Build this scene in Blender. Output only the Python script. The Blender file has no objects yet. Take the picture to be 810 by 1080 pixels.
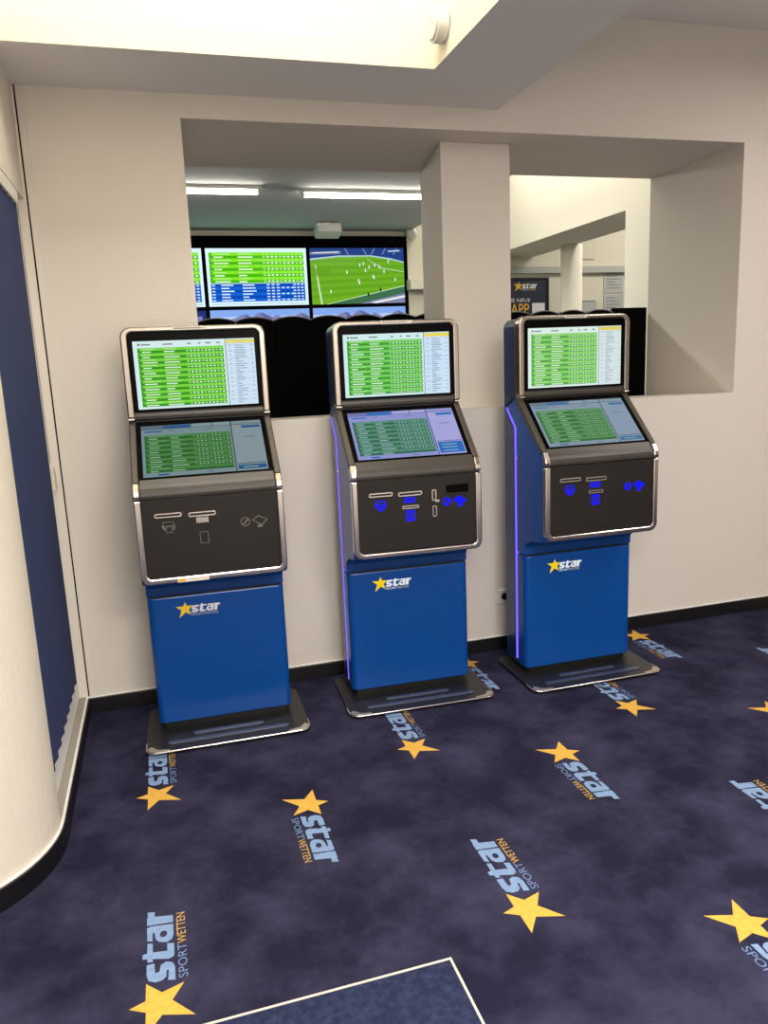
import bpy, math, random
from mathutils import Vector, Matrix
from mathutils.geometry import tessellate_polygon
random.seed(7)
S = bpy.context.scene
COL = S.collection
PI = math.pi

# ------------------------------------------------------------------ camera
YAW, PITCH, ROLL = math.radians(16.0723), math.radians(11.1143), math.radians(-2.4508)
FPX = 809.94
cam_d = bpy.data.cameras.new('camera')
cam = bpy.data.objects.new('camera', cam_d); COL.objects.link(cam)
cam_d.sensor_fit = 'VERTICAL'; cam_d.sensor_height = 24.0
cam_d.lens = FPX / 1080.0 * 24.0
cam_d.clip_start = 0.02
fw = Vector((math.sin(YAW) * math.cos(PITCH), math.cos(YAW) * math.cos(PITCH), -math.sin(PITCH)))
rt0 = Vector((math.cos(YAW), -math.sin(YAW), 0)); up0 = rt0.cross(fw)
rt = rt0 * math.cos(ROLL) + up0 * math.sin(ROLL); up = -rt0 * math.sin(ROLL) + up0 * math.cos(ROLL)
M = Matrix((rt, up, -fw)).transposed().to_4x4()
M.translation = Vector((0, -3.8798, 1.6689))
cam.matrix_world = M
S.camera = cam

# ------------------------------------------------------------------ world, exposure, lamps
W = bpy.data.worlds.new('world'); S.world = W; W.use_nodes = True
W.node_tree.nodes['Background'].inputs[0].default_value = (0.5, 0.5, 0.55, 1)
W.node_tree.nodes['Background'].inputs[1].default_value = 0.15
S.view_settings.view_transform = 'Standard'; S.view_settings.look = 'None'
S.view_settings.exposure = 0.0; S.view_settings.gamma = 1.0
S.view_settings.use_curve_mapping = False

def area(name, loc, size, size_y, power, color, rot=(0, 0, 0), spread=PI):
    l = bpy.data.lights.new(name, 'AREA'); l.shape = 'RECTANGLE'
    l.size = size; l.size_y = size_y; l.energy = power; l.color = color; l.spread = spread
    o = bpy.data.objects.new(name, l); COL.objects.link(o); o.location = loc; o.rotation_euler = rot
    return o
WARM = (1.0, 0.93, 0.83)
area('shaft_lamp', (0.42, -1.60, 4.80), 1.6, 0.96, 68, WARM)
area('room_ceiling_lamp', (3.7, -2.3, 3.22), 0.4, 2.6, 56, (1.0, 0.91, 0.84))
area('room_rear_lamp', (0.7, -4.6, 2.85), 2.0, 0.4, 235, (1.0, 0.95, 0.90))
area('front_fill', (3.4, -5.5, 1.3), 3.2, 2.3, 6, (1.0, 0.97, 0.95), (PI / 2, 0, 0))  # added fill from behind the viewer; no window is built there
area('atrium_lamp', (3.16, 2.6, 4.12), 0.3, 2.6, 30, (1.0, 0.95, 0.86))
area('tube_lamp_right', (2.04, 2.62, 2.992), 1.4, 0.05, 34, (1.0, 0.97, 0.90))
area('tube_lamp_left', (0.20, 2.55, 2.992), 1.4, 0.05, 20, (1.0, 0.97, 0.90))
area('far_room_lamp', (6.0, 3.2, 3.9), 1.6, 0.5, 60, (1.0, 0.95, 0.86))

# ------------------------------------------------------------------ materials
def lin(c):
    return tuple(((v / 255) / 12.92 if v / 255 <= 0.04045 else ((v / 255 + 0.055) / 1.055) ** 2.4) for v in c) + (1,)
_mats = {}
def mat(name, rgb, rough=0.5, metal=0.0, spec=0.5, coat=0.0, bump=None, vary=None, sheen=0.0):
    if name in _mats: return _mats[name]
    m = bpy.data.materials.new(name); m.use_nodes = True; nt = m.node_tree
    b = nt.nodes['Principled BSDF']
    b.inputs['Base Color'].default_value = lin(rgb); b.inputs['Roughness'].default_value = rough
    b.inputs['Metallic'].default_value = metal; b.inputs['Specular IOR Level'].default_value = spec
    b.inputs['Coat Weight'].default_value = coat; b.inputs['Coat Roughness'].default_value = 0.12
    if sheen: b.inputs['Sheen Weight'].default_value = sheen
    tc = nt.nodes.new('ShaderNodeTexCoord')
    if bump:
        sc, st, det = bump
        n = nt.nodes.new('ShaderNodeTexNoise'); n.inputs['Scale'].default_value = sc; n.inputs['Detail'].default_value = det
        bp = nt.nodes.new('ShaderNodeBump'); bp.inputs['Strength'].default_value = st; bp.inputs['Distance'].default_value = 0.01
        nt.links.new(tc.outputs['Object'], n.inputs['Vector']); nt.links.new(n.outputs['Fac'], bp.inputs['Height'])
        nt.links.new(bp.outputs['Normal'], b.inputs['Normal'])
    if vary:
        sc, c2, lo, hi, det = vary
        n = nt.nodes.new('ShaderNodeTexNoise'); n.inputs['Scale'].default_value = sc; n.inputs['Detail'].default_value = det
        n.inputs['Roughness'].default_value = 0.65
        r = nt.nodes.new('ShaderNodeMapRange'); r.inputs['From Min'].default_value = lo; r.inputs['From Max'].default_value = hi
        mx = nt.nodes.new('ShaderNodeMix'); mx.data_type = 'RGBA'
        mx.inputs[6].default_value = lin(rgb); mx.inputs[7].default_value = lin(c2)
        nt.links.new(tc.outputs['Object'], n.inputs['Vector']); nt.links.new(n.outputs['Fac'], r.inputs['Value'])
        nt.links.new(r.outputs['Result'], mx.inputs[0]); nt.links.new(mx.outputs[2], b.inputs['Base Color'])
    _mats[name] = m
    return m
def em(name, rgb, s=1.0, gloss=False):
    """a lit pixel area of a display or a lamp: gives off light"""
    if name in _mats: return _mats[name]
    m = bpy.data.materials.new(name); m.use_nodes = True
    b = m.node_tree.nodes['Principled BSDF']
    b.inputs['Base Color'].default_value = (0, 0, 0, 1) ; b.inputs['Roughness'].default_value = 0.12
    b.inputs['Specular IOR Level'].default_value = 0.02 if gloss else 0.0
    b.inputs['Emission Color'].default_value = lin(rgb); b.inputs['Emission Strength'].default_value = s
    _mats[name] = m
    return m

PLASTER = mat('wall_paint', (222, 215, 205), 0.85, spec=0.2, bump=(55, 0.10, 4))
ROUGHPL = mat('rough_plaster', (226, 218, 203), 0.9, spec=0.2, bump=(60, 0.27, 5))
SOFFIT = mat('soffit_paint', (240, 238, 236), 0.9, spec=0.2)
CREAM = mat('cream_paint', (246, 241, 226), 0.9, spec=0.2, bump=(60, 0.12, 3))
FARWALL = mat('far_wall_paint', (214, 210, 192), 0.9, spec=0.2)
GREYWALL = mat('grey_paint', (178, 180, 176), 0.9, spec=0.2)
WHITE = mat('white_plastic', (232, 230, 224), 0.4)
FRAMEW = mat('window_frame_paint', (244, 243, 240), 0.45)
BLACKB = mat('black_baseboard', (16, 14, 18), 0.45)
BLACK = mat('matt_black', (4, 4, 5), 0.9, spec=0.08)
GAP = mat('dark_gap', (20, 17, 15), 0.9, spec=0.1)
CARPET = mat('navy_carpet', (36, 35, 55), 0.95, spec=0.05, bump=(900, 0.35, 2), vary=(3.4, (66, 65, 90), 0.40, 0.72, 12))
CSTAR = mat('carpet_yellow', (224, 178, 84), 0.95, spec=0.05, vary=(60, (208, 162, 70), 0.4, 0.7, 4))
CBLUE = mat('carpet_light_blue', (132, 158, 194), 0.95, spec=0.05, vary=(60, (118, 144, 182), 0.4, 0.7, 4))
CPALE = mat('carpet_pale_blue', (112, 134, 176), 0.95, spec=0.1)
CTAN = mat('carpet_tan', (196, 160, 84), 0.95, spec=0.1)
MATB = mat('navy_mat', (40, 46, 74), 0.95, spec=0.1, bump=(700, 0.5, 2), vary=(45, (58, 66, 98), 0.4, 0.7, 5))
MATE = mat('mat_binding', (205, 198, 188), 0.85)
BLIND = mat('blue_blind_fabric', (56, 65, 100), 0.8, spec=0.2)
GLASS = mat('dark_window_glass', (30, 40, 60), 0.08)
BLUE = mat('kiosk_blue', (0, 71, 150), 0.32, spec=0.45, coat=0.1)
NAVY = mat('kiosk_navy', (3, 42, 86), 0.32, spec=0.5, coat=0.2)
PANEL = mat('kiosk_dark_panel', (36, 33, 31), 0.5, spec=0.25)
NOSE = mat('kiosk_gunmetal', (60, 55, 51), 0.40, spec=0.5)
TRIMD = mat('kiosk_trim_grey', (80, 74, 68), 0.42, metal=0.3)
CHROME = mat('kiosk_chrome', (226, 218, 210), 0.2, metal=1.0)
SATIN = mat('kiosk_satin_frame', (172, 162, 152), 0.27, metal=1.0)
BEZEL = mat('display_bezel', (10, 9, 9), 0.15, spec=0.04)
SLOTD = mat('slot_dark', (10, 10, 10), 0.5)
PLATE = mat('base_plate_metal', (74, 72, 72), 0.36, metal=0.85)
RIB = mat('base_plate_rib', (92, 100, 122), 0.25, metal=0.6)
CAPM = mat('corner_cap_metal', (206, 196, 184), 0.35, metal=0.8)
LGREY = mat('icon_grey', (120, 116, 110), 0.5)
LABEL = mat('label_white', (222, 216, 206), 0.5)
LTXT = mat('label_text', (120, 112, 100), 0.6)
YEL = mat('sticker_yellow', (226, 180, 30), 0.5)
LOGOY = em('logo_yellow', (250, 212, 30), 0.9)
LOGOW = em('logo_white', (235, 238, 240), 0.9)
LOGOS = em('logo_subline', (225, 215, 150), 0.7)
SYEL = mat('logo_yellow_unlit', (244, 206, 40), 0.5); SWHT = mat('logo_white_unlit', (224, 228, 232), 0.5)
SSUB = mat('logo_subline_unlit', (196, 196, 190), 0.5)
LED = em('led_violet', (112, 92, 255), 1.6)
LEDOFF = mat('led_unlit', (60, 60, 70), 0.4)
ICON = em('icon_blue', (20, 22, 255), 1.5)
ICONL = em('icon_blue_light', (90, 100, 255), 1.3)

# ------------------------------------------------------------------ mesh builder
class MB:
    def __init__(s): s.v = []; s.f = []; s.m = []; s.sm = []
    def add(s, vs, fs, mi=0, smooth=False):
        b = len(s.v); s.v += [tuple(v) for v in vs]
        for f in fs: s.f.append([b + i for i in f]); s.m.append(mi); s.sm.append(smooth)
    def box(s, x0, x1, y0, y1, z0, z1, mi=0):
        v = [(x, y, z) for z in (z0, z1) for y in (y0, y1) for x in (x0, x1)]
        s.add(v, [(0, 2, 3, 1), (4, 5, 7, 6), (0, 1, 5, 4), (2, 6, 7, 3), (0, 4, 6, 2), (1, 3, 7, 5)], mi)
    def prism(s, poly, a0, a1, axis='x', mi=0, side=None, smooth=False):
        """poly is a closed 2-D outline; extruded along the axis from a0 to a1"""
        n = len(poly)
        def P(p, a):
            return {'x': (a, p[0], p[1]), 'y': (p[0], a, p[1]), 'z': (p[0], p[1], a)}[axis]
        v = [P(p, a0) for p in poly] + [P(p, a1) for p in poly]
        area = sum(poly[i][0] * poly[(i + 1) % n][1] - poly[(i + 1) % n][0] * poly[i][1] for i in range(n))
        if axis == 'y': area = -area
        lo, hi = list(range(n)), list(range(n, 2 * n))
        if (area > 0) == (a1 > a0): lo.reverse()
        else: hi.reverse()
        s.add(v, [lo, hi], mi)
        q = []
        for i in range(n):
            j = (i + 1) % n; f = [i, j, n + j, n + i]
            if not ((area > 0) == (a1 > a0)): f.reverse()
            q.append(f)
        b = len(s.v) - 2 * n
        for f in q: s.f.append([b + k for k in f]); s.m.append(mi if side is None else side); s.sm.append(smooth)
    def flat(s, loops, fn, mi=0):
        """a flat outline (with holes); fn maps (u, v) to 3-D"""
        tri = tessellate_polygon([[Vector((x, y, 0)) for x, y in lp] for lp in loops])
        pts = [p for lp in loops for p in lp]
        fs = []
        for t in tri:
            a, b, c = (pts[i] for i in t)
            cr = (b[0] - a[0]) * (c[1] - a[1]) - (b[1] - a[1]) * (c[0] - a[0])
            fs.append(t if cr > 0 else t[::-1])
        s.add([fn(*p) for p in pts], fs, mi)
    def tube(s, path, r, n=8, mi=0, closed=False):
        path = [Vector(p) for p in path]; rings = []
        for i, p in enumerate(path):
            a = path[i - 1] if (i > 0 or closed) else p
            b = path[(i + 1) % len(path)] if (i < len(path) - 1 or closed) else p
            d = (b - a).normalized(); u = d.cross(Vector((0.123, 0.37, 0.92))).normalized(); w = d.cross(u)
            rings.append([p + (u * math.cos(2 * PI * k / n) + w * math.sin(2 * PI * k / n)) * r for k in range(n)])
        v = [q for ring in rings for q in ring]; f = []
        R = len(rings)
        for i in range(R if closed else R - 1):
            for k in range(n):
                f.append([i * n + k, i * n + (k + 1) % n, ((i + 1) % R) * n + (k + 1) % n, ((i + 1) % R) * n + k])
        s.add(v, f, mi, True)
        if not closed: s.add(rings[0], [list(range(n))[::-1]], mi); s.add(rings[-1], [list(range(n))], mi)
    def cyl(s, c, ax, r, h, n=24, mi=0, r2=None):
        c = Vector(c); ax = Vector(ax).normalized(); u = ax.orthogonal().normalized(); w = ax.cross(u); r2 = r if r2 is None else r2
        lo = [c + (u * math.cos(2 * PI * k / n) + w * math.sin(2 * PI * k / n)) * r for k in range(n)]
        hi = [c + ax * h + (u * math.cos(2 * PI * k / n) + w * math.sin(2 * PI * k / n)) * r2 for k in range(n)]
        b = len(s.v)
        s.add(lo + hi, [list(range(n))[::-1], list(range(n, 2 * n))], mi)
        for k in range(n):
            s.f.append([b + k, b + (k + 1) % n, b + n + (k + 1) % n, b + n + k]); s.m.append(mi); s.sm.append(True)
    def build(s, name, mats, parent=None, bevel=0.0, seg=2):
        me = bpy.data.meshes.new(name); me.from_pydata(s.v, [], s.f)
        for m in (mats if isinstance(mats, (list, tuple)) else [mats]): me.materials.append(m)
        me.polygons.foreach_set('material_index', s.m); me.polygons.foreach_set('use_smooth', s.sm); me.update()
        o = bpy.data.objects.new(name, me); COL.objects.link(o); o.parent = parent
        if bevel:
            md = o.modifiers.new('edge', 'BEVEL'); md.width = bevel; md.segments = seg; md.limit_method = 'ANGLE'
            md.angle_limit = math.radians(40); md.harden_normals = False
        return o
def tag(o, label, cat, group=None):
    o['label'] = label; o['category'] = cat
    if group: o['group'] = group
    return o
def empty(name, loc=(0, 0, 0), rz=0.0):
    o = bpy.data.objects.new(name, None); COL.objects.link(o); o.location = loc; o.rotation_euler = (0, 0, rz)
    o.empty_display_size = 0.1
    return o
def struct(o): o['kind'] = 'structure'; return o
def arc(cx, cy, r, a0, a1, n=8):
    return [(cx + r * math.cos(math.radians(a0 + (a1 - a0) * i / n)), cy + r * math.sin(math.radians(a0 + (a1 - a0) * i / n))) for i in range(n + 1)]
def rrect(x0, x1, y0, y1, r, n=6):
    return arc(x1 - r, y1 - r, r, 0, 90, n) + arc(x0 + r, y1 - r, r, 90, 180, n) + arc(x0 + r, y0 + r, r, 180, 270, n) + arc(x1 - r, y0 + r, r, 270, 360, n)

# ------------------------------------------------------------------ lettering
_txt = {}
def text_mesh(t):
    """outline mesh of a word in the built-in face, scaled to a unit box"""
    if t in _txt: return _txt[t]
    c = bpy.data.curves.new('w', 'FONT'); c.body = t; c.resolution_u = 3
    o = bpy.data.objects.new('w', c); COL.objects.link(o)
    bpy.context.view_layer.update()
    dg = bpy.context.evaluated_depsgraph_get()
    me = bpy.data.meshes.new_from_object(o.evaluated_get(dg))
    vs = [v.co.copy() for v in me.vertices]; fs = [list(p.vertices) for p in me.polygons]
    x0 = min(v.x for v in vs); x1 = max(v.x for v in vs); y0 = min(v.y for v in vs); y1 = max(v.y for v in vs)
    out = []
    for f in fs:
        a = sum((vs[f[i]].x * vs[f[(i + 1) % len(f)]].y - vs[f[(i + 1) % len(f)]].x * vs[f[i]].y) for i in range(len(f)))
        out.append(f if a > 0 else f[::-1])
    r = ([((v.x - x0) / (x1 - x0), (v.y - y0) / (y1 - y0)) for v in vs], out)
    COL.objects.unlink(o); bpy.data.objects.remove(o); bpy.data.curves.remove(c); bpy.data.meshes.remove(me)
    _txt[t] = r
    return r
def add_text(mb, t, x0, x1, y0, y1, fn, mi, slant=0.0):
    vs, fs = text_mesh(t)
    mb.add([fn(x0 + (x1 - x0) * u + slant * v * (y1 - y0), y0 + (y1 - y0) * v) for u, v in vs], fs, mi)
STAR = [(96, 42), (52, 0), (70, -60), (16, -27), (-53, -85), (-26, 0), (-83, 43), (-5, 42), (20, 86), (35, 43)]
L_S = [(167, 41), (127, 41), (105, 36), (94, 18), (95, -1), (106, -12), (130, -14), (130, -20), (91, -17), (86, -37), (136, -37), (155, -31), (164, -12), (155, 2), (130, 6), (128, 18), (167, 20)]
L_T = [(211, 53), (193, 53), (190, 39), (177, 39), (174, 24), (186, 24), (172, -20), (178, -34), (190, -37), (232, -36), (237, -17), (206, -17), (213, 24), (249, 24), (254, 39), (214, 40)]
L_A = [(322, 41), (266, 40), (258, 25), (294, 25), (294, 19), (263, 15), (250, 5), (242, -17), (251, -31), (270, -36), (316, -36), (326, 29)]
L_AH = [(281 + 14 * math.cos(-a * PI / 5), -7 + 11 * math.sin(-a * PI / 5)) for a in range(10)]
L_R = [(364, 41), (332, 41), (324, -36), (356, -36), (366, 18), (388, 18), (393, 40), (374, 38)]
def logo(mb, fn, k, ms, mt, m1, m2, gap=0.0, lift=0.0):
    """gold star, 'star' and SPORTWETTEN; local millimetres times k; fn(u, v, h) -> 3-D"""
    P = lambda u, v: fn((u - (gap if u > 80 else 0)) * k, v * k, 0.0)
    T = lambda u, v: fn((u - gap) * k, v * k, lift)
    mb.flat([STAR], lambda u, v: fn(u * k, v * k, 0.0), ms)
    for lp in ([L_S], [L_T], [L_A, L_AH], [L_R]): mb.flat(lp, T, mt)
    add_text(mb, 'SPORT', 88, 222, -72, -46, T, m1)
    add_text(mb, 'WETTEN', 225, 360, -72, -46, T, m2)

# ------------------------------------------------------------------ setting
XL, NX0, NX1, NZ0, NZ1, ND, XR, YB, YF, CZ = -0.47, 0.231, 3.333, 1.396, 2.795, 0.868, 6.2, -5.6, 4.6, 3.38
# carpet floor with the woven logos
mb = MB()
mb.box(-3.0, 8.5, YB, 6.0, -0.12, 0.0)
k = 0.001
for i in range(-1, 5):
    for j in range(-1, 3):
        sx, sy = -0.135 + 1.0915 * i, -0.93 - 1.075 * j        # logos that run away from the viewer
        if -0.6 < sx < 6 and -3.6 < sy < 0 and not (i < 0):
            logo(mb, lambda u, v, h, sx=sx, sy=sy: (sx - v, sy + u, 0.0008 + h), k, 1, 2, 3, 4)
        sx, sy = 0.412 + 1.0985 * i, -0.11 - 1.068 * j         # and the ones that run towards him
        if -0.4 < sx < 6 and -3.6 < sy < 0:
            if i == 0 and j == 2: continue                      # covered by the mat
            logo(mb, lambda u, v, h, sx=sx, sy=sy: (sx + v, sy - u, 0.0008 + h), k, 1, 2, 3, 4)
struct(mb.build('floor', [CARPET, CSTAR, CBLUE, CPALE, CTAN]))

# thick wall with the two-bay opening
mb = MB()
mb.box(XL - 0.3, NX0, 0, ND, 0, 4.2)
mb.box(NX1, XR, 0, ND, 0, 4.2)
mb.box(NX0, NX1, 0, ND, NZ1, 4.2)
mb.prism([(0, 0), (ND, 0), (ND, 1.354), (0, NZ0)], NX0, NX1, 'x')
struct(mb.build('wall_back', PLASTER))
mb = MB()     # narrow corner strip
mb.box(-0.452, -0.423, -0.003, 0.001, 0.088, 2.9)
struct(mb.build('trim_1', PLASTER, bevel=0.001))
mb = MB()
mb.prism([(1.571, 0.205), (1.975, 0.205), (1.975, ND), (1.69, ND)], 1.36, NZ1, 'z')
struct(mb.build('pillar', PLASTER, bevel=0.004))
mb = MB(); mb.box(-0.459, -0.453, -0.002, 0.002, 0.088, 2.9); struct(mb.build('trim_2', GAP))
mb = MB(); mb.box(XL + 0.005, XR, -0.014, 0.0, 0.0, 0.078); struct(mb.build('baseboard_back', BLACKB, bevel=0.003))
mb = MB(); mb.box(XL + 0.005, XR, -0.009, 0.0, 0.078, 0.087); struct(mb.build('trim_3', WHITE, bevel=0.003))

# left wall: lintel, low kerb, rounded plaster end
RC = (-0.87, -1.12)
mb = MB()
mb.box(-0.62, XL, -1.12, 0, 2.435, 2.9, 0)
mb.box(-0.62, XL, -1.12, 0, 0, 0.084, 0)
r = RC[1]
rr = -0.87 + 0.40
pl = arc(RC[0], RC[1], 0.40, 0, -90, 18)
pl = [(-3.0, -1.0), (-0.56, -1.0), (-0.56, -1.12)] + [(x, y) for x, y in pl] + [(-3.0, -1.52)]
mb.prism(pl, 0, 2.9, 'z', 1)
struct(mb.build('wall_left', [PLASTER, ROUGHPL]))
def band(r, z0, z1, th):
    inn = [(-0.87 + r, 0.0)] + arc(RC[0], RC[1], r, 0, -90, 18) + [(-3.0, -1.12 - r)]
    out = [(-0.87 + r + th, 0.0)] + arc(RC[0], RC[1], r + th, 0, -90, 18) + [(-3.0, -1.12 - r - th)]
    b = MB(); b.prism(inn + out[::-1], z0, z1, 'z'); return b
struct(band(0.40, 0.0, 0.078, 0.016).build('baseboard_left', BLACKB, bevel=0.003))
struct(band(0.40, 0.078, 0.088, 0.011).build('trim_4', WHITE, bevel=0.003))

# window with its frame and pane
win = MB()
win.box(-0.555, -0.503, -0.115, -0.004, 0.084, 2.435)
win.box(-0.555, -0.503, -1.12, -1.02, 0.084, 2.435)
win.box(-0.555, -0.503, -1.02, -0.115, 0.084, 0.27)
win.box(-0.555, -0.503, -1.02, -0.115, 2.33, 2.435)
wo = struct(win.build('window_1', FRAMEW, bevel=0.004))
b = MB(); b.box(-0.503, -0.471, -1.11, -0.002, 0.082, 0.0865); b.build('sill', mat('sill_grey', (150, 143, 134), 0.6), wo, 0.001)
p_ = MB(); p_.box(-0.545, -0.535, -1.02, -0.115, 0.27, 2.33); p_.build('pane', GLASS, wo)

# ceilings: dropped soffit with the light shaft, upper ceiling beyond, rooms behind the wall
mb = MB()
SX, SY, HX, HY, HY2 = 1.812, 0.0, 1.299, -0.468, -3.4
mb.box(-3.0, XL, YB, -1.0, 2.9, 3.0); mb.box(XL, SX, HY, SY, 2.9, 3.0)
mb.box(HX, SX, HY2, HY, 2.9, 3.0); mb.box(XL, SX, YB, HY2, 2.9, 3.0)
mb.box(SX - 0.08, SX, YB, SY, 3.0, CZ)
struct(mb.build('ceiling', SOFFIT))
mb = MB()
mb.box(XL - 0.05, HX + 0.05, HY, HY + 0.05, 3.0, 4.85); mb.box(HX, HX + 0.05, HY2, HY, 3.0, 4.85)
mb.box(XL - 0.05, XL, HY2, HY, 3.0, 4.85); mb.box(XL - 0.05, HX + 0.05, HY2 - 0.05, HY2, 3.0, 4.85)
mb.box(XL - 0.05, HX + 0.05, HY2 - 0.05, HY + 0.05, 4.85, 4.9)
# thin cream skin covering the cut edge of the soffit inside the shaft
mb.box(XL, HX, HY - 0.004, HY, 2.9, 3.0); mb.box(HX - 0.004, HX, HY2, HY - 0.004, 2.9, 3.0)
struct(mb.build('ceiling_shaft', CREAM))
mb = MB(); mb.box(SX, XR, YB, SY, CZ, CZ + 0.1); struct(mb.build('ceiling_upper', SOFFIT))
mb = MB(); mb.box(XR, XR + 0.1, YB, 0, 0, CZ); struct(mb.build('wall_right', PLASTER))
mb = MB(); mb.box(-3.0, XR, YB - 0.1, YB, 0, CZ); struct(mb.build('wall_front', PLASTER))
mb = MB(); mb.box(-3.1, -3.0, YB, -1.0, 0, 3.0); struct(mb.build('wall_side', PLASTER))

# rooms behind
FC = 3.062
mb = MB(); mb.box(-3.0, 2.86, ND, YF, FC, FC + 0.1); mb.box(2.81, 2.86, ND, YF, FC + 0.1, 4.2)
struct(mb.build('ceiling_far', mat('far_ceiling_paint', (222, 224, 220), 0.9, spec=0.2)))
mb = MB(); mb.box(2.86, 8.5, ND, YF, 4.2, 4.3); struct(mb.build('ceiling_atrium', CREAM))
mb = MB(); mb.box(-3.0, 8.5, YF, YF + 0.1, 0, 4.2); struct(mb.build('wall_far', FARWALL))
mb = MB(); mb.box(-3.1, -3.0, ND, YF, 0, 4.2); mb.box(8.5, 8.6, ND, YF, 0, 4.2); struct(mb.build('wall_far_side', FARWALL))
mb = MB()      # bulkhead wall running away: bright face, wide underside, pier at its near end
mb.box(3.8, 4.38, 1.857, YF, 2.785, 4.2); mb.box(3.8, 4.38, ND, 1.857, 0, 4.2)
struct(mb.build('beam', CREAM))
mb = MB(); mb.cyl((4.36, 3.68, 0), (0, 0, 1), 0.112, 2.785, 40); struct(mb.build('column', CREAM))
mb = MB(); mb.box(3.9, 8.5, YF - 0.045, YF, 2.60, 2.675); struct(mb.build('trim_5', GREYWALL))
mb = MB(); mb.box(2.80, 2.97, YF - 0.12, YF, 0, FC); struct(mb.build('trim_6', FARWALL))
mb = MB(); mb.box(2.78, 3.06, YF - 0.26, YF - 0.12, 2.42, 2.53); struct(mb.build('trim_7', FARWALL, bevel=0.006))

# ------------------------------------------------------------------ things around the room
# vertical blind in the window
vb = empty('vertical_blind', (-0.488, -0.65, 0.25))
tag(vb, 'dark blue vertical fabric blind hanging in the white framed window at the corner', 'blind')
h = MB(); h.box(-0.012, 0.017, -0.46, 0.47, 2.125, 2.182); h.build('headrail', WHITE, vb, 0.003)
for i in range(9):
    s_ = MB(); yc = 0.375 - 0.105 * i
    a = math.radians(9); c_, n_ = math.cos(a) * 0.062, math.sin(a) * 0.062
    s_.prism([(0.0 - n_, yc - c_), (0.0006 - n_, yc - c_), (0.0016 + n_, yc + c_), (0.001 + n_, yc + c_)], 0.0, 2.13, 'z')
    s_.build('slat', BLIND, vb)
c_ = MB(); pts = [(0.006, 0.515, 2.13 - 0.02 * i) for i in range(0, 56)]
c_.tube(pts, 0.0022, 6); c_.build('chain', mat('chain_grey', (150, 145, 138), 0.5), vb)
w_ = MB(); w_.box(-0.008, 0.020, 0.485, 0.545, 0.905, 1.01); w_.build('chain_weight', mat('weight_cream', (222, 214, 196), 0.45), vb, 0.004)

# wall socket
so = empty('wall_socket', (1.812, 0, 0.318)); tag(so, 'white square wall socket with round dark well low on the wall behind the right terminal', 'socket')
b = MB(); b.prism(rrect(-0.041, 0.041, -0.041, 0.041, 0.006), 0.0, -0.010, 'y'); b.build('cover_frame', WHITE, so, 0.003)
b = MB(); b.cyl((0, -0.010, 0), (0, -1, 0), 0.0215, 0.003, 28, 0); b.build('socket_well', SLOTD, so)

# round sensor on the wall of the light shaft
se = empty('round_siren', (HX, -0.60, 3.02)); tag(se, 'small round white alarm siren on the wall of the bright ceiling shaft', 'alarm')
b = MB(); b.cyl((-0.004, 0, 0), (-1, 0, 0), 0.066, 0.05, 36); b.build('housing', WHITE, se, 0.006)
b = MB(); b.cyl((-0.054, 0, 0), (-1, 0, 0), 0.058, 0.008, 36, r2=0.05); b.build('cover', WHITE, se)

# entrance mat
mt = empty('floor_mat', (0.02, -2.56, 0)); tag(mt, 'dark navy floor mat with pale bound edge lying on the carpet', 'mat')
b = MB(); b.box(-0.62, 0.626, -0.40, 0.449, 0.001, 0.007); b.build('pile', MATB, mt)
b = MB(); b.box(-0.627, 0.633, 0.449, 0.456, 0.001, 0.0085); b.box(0.626, 0.633, -0.40, 0.449, 0.001, 0.0085)
b.box(-0.627, -0.62, -0.40, 0.449, 0.001, 0.0085); b.box(-0.627, 0.633, -0.407, -0.40, 0.001, 0.0085); b.build('binding', MATE, mt)

LITRIM = mat('lit_rim_grey', (126, 124, 122), 0.6)  # pale grey for the light on the pad tops, put into colour
# black padded screens standing behind the opening
def padded(name, x0, x1, n, ztop, label, off=0.0):
    r_ = empty(name, ((x0 + x1) / 2, ND + 0.09, 0)); tag(r_, label, 'partition')
    hw = (x1 - x0) / 2; w = (x1 - x0) / n
    bk = MB(); bk.box(-hw, hw, 0.0, 0.05, 0.0, ztop - 0.03); bk.build('backing', BLACK, r_)
    for i in range(n):
        a0 = -hw + i * w; pl = [(a0 + 0.001, 0.0), (a0 + w - 0.001, 0.0)]
        for t in range(13):
            u = 1 - t / 12; pl.append((a0 + 0.001 + u * (w - 0.002), ztop - 0.022 * (2 * u - 1) ** 2))
        p = MB(); p.prism(pl, -0.035, 0.07, 'y'); pd = p.build('pad', BLACK, r_, 0.006)
        q = MB(); q.tube([(x, -0.028, z + 0.002) for x, z in pl[2:]], 0.004, 6); q.build('lit_rim', LITRIM, pd)  # thin pale tube stands in for the lit top edge of the pad
    return r_
padded('padded_screen', 0.05, 1.88, 8, 1.958, 'long black padded screen with scalloped top below the video wall')
padded('padded_screen', 2.05, 3.10, 5, 1.952, 'short black padded screen with scalloped top behind the right terminal')
tp = empty('tall_black_panel', (3.25, ND + 0.07, 0)); tag(tp, 'plain flat black panel at the right end of the wall opening', 'panel')
b = MB(); b.box(-0.14, 0.125, 0, 0.04, 0.0, 1.962); b.build('board', BLACK, tp, 0.004)
b = MB(); b.box(-0.13, 0.115, 0.04, 0.06, 0.0, 1.9); b.build('stiffener', BLACK, tp)

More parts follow.
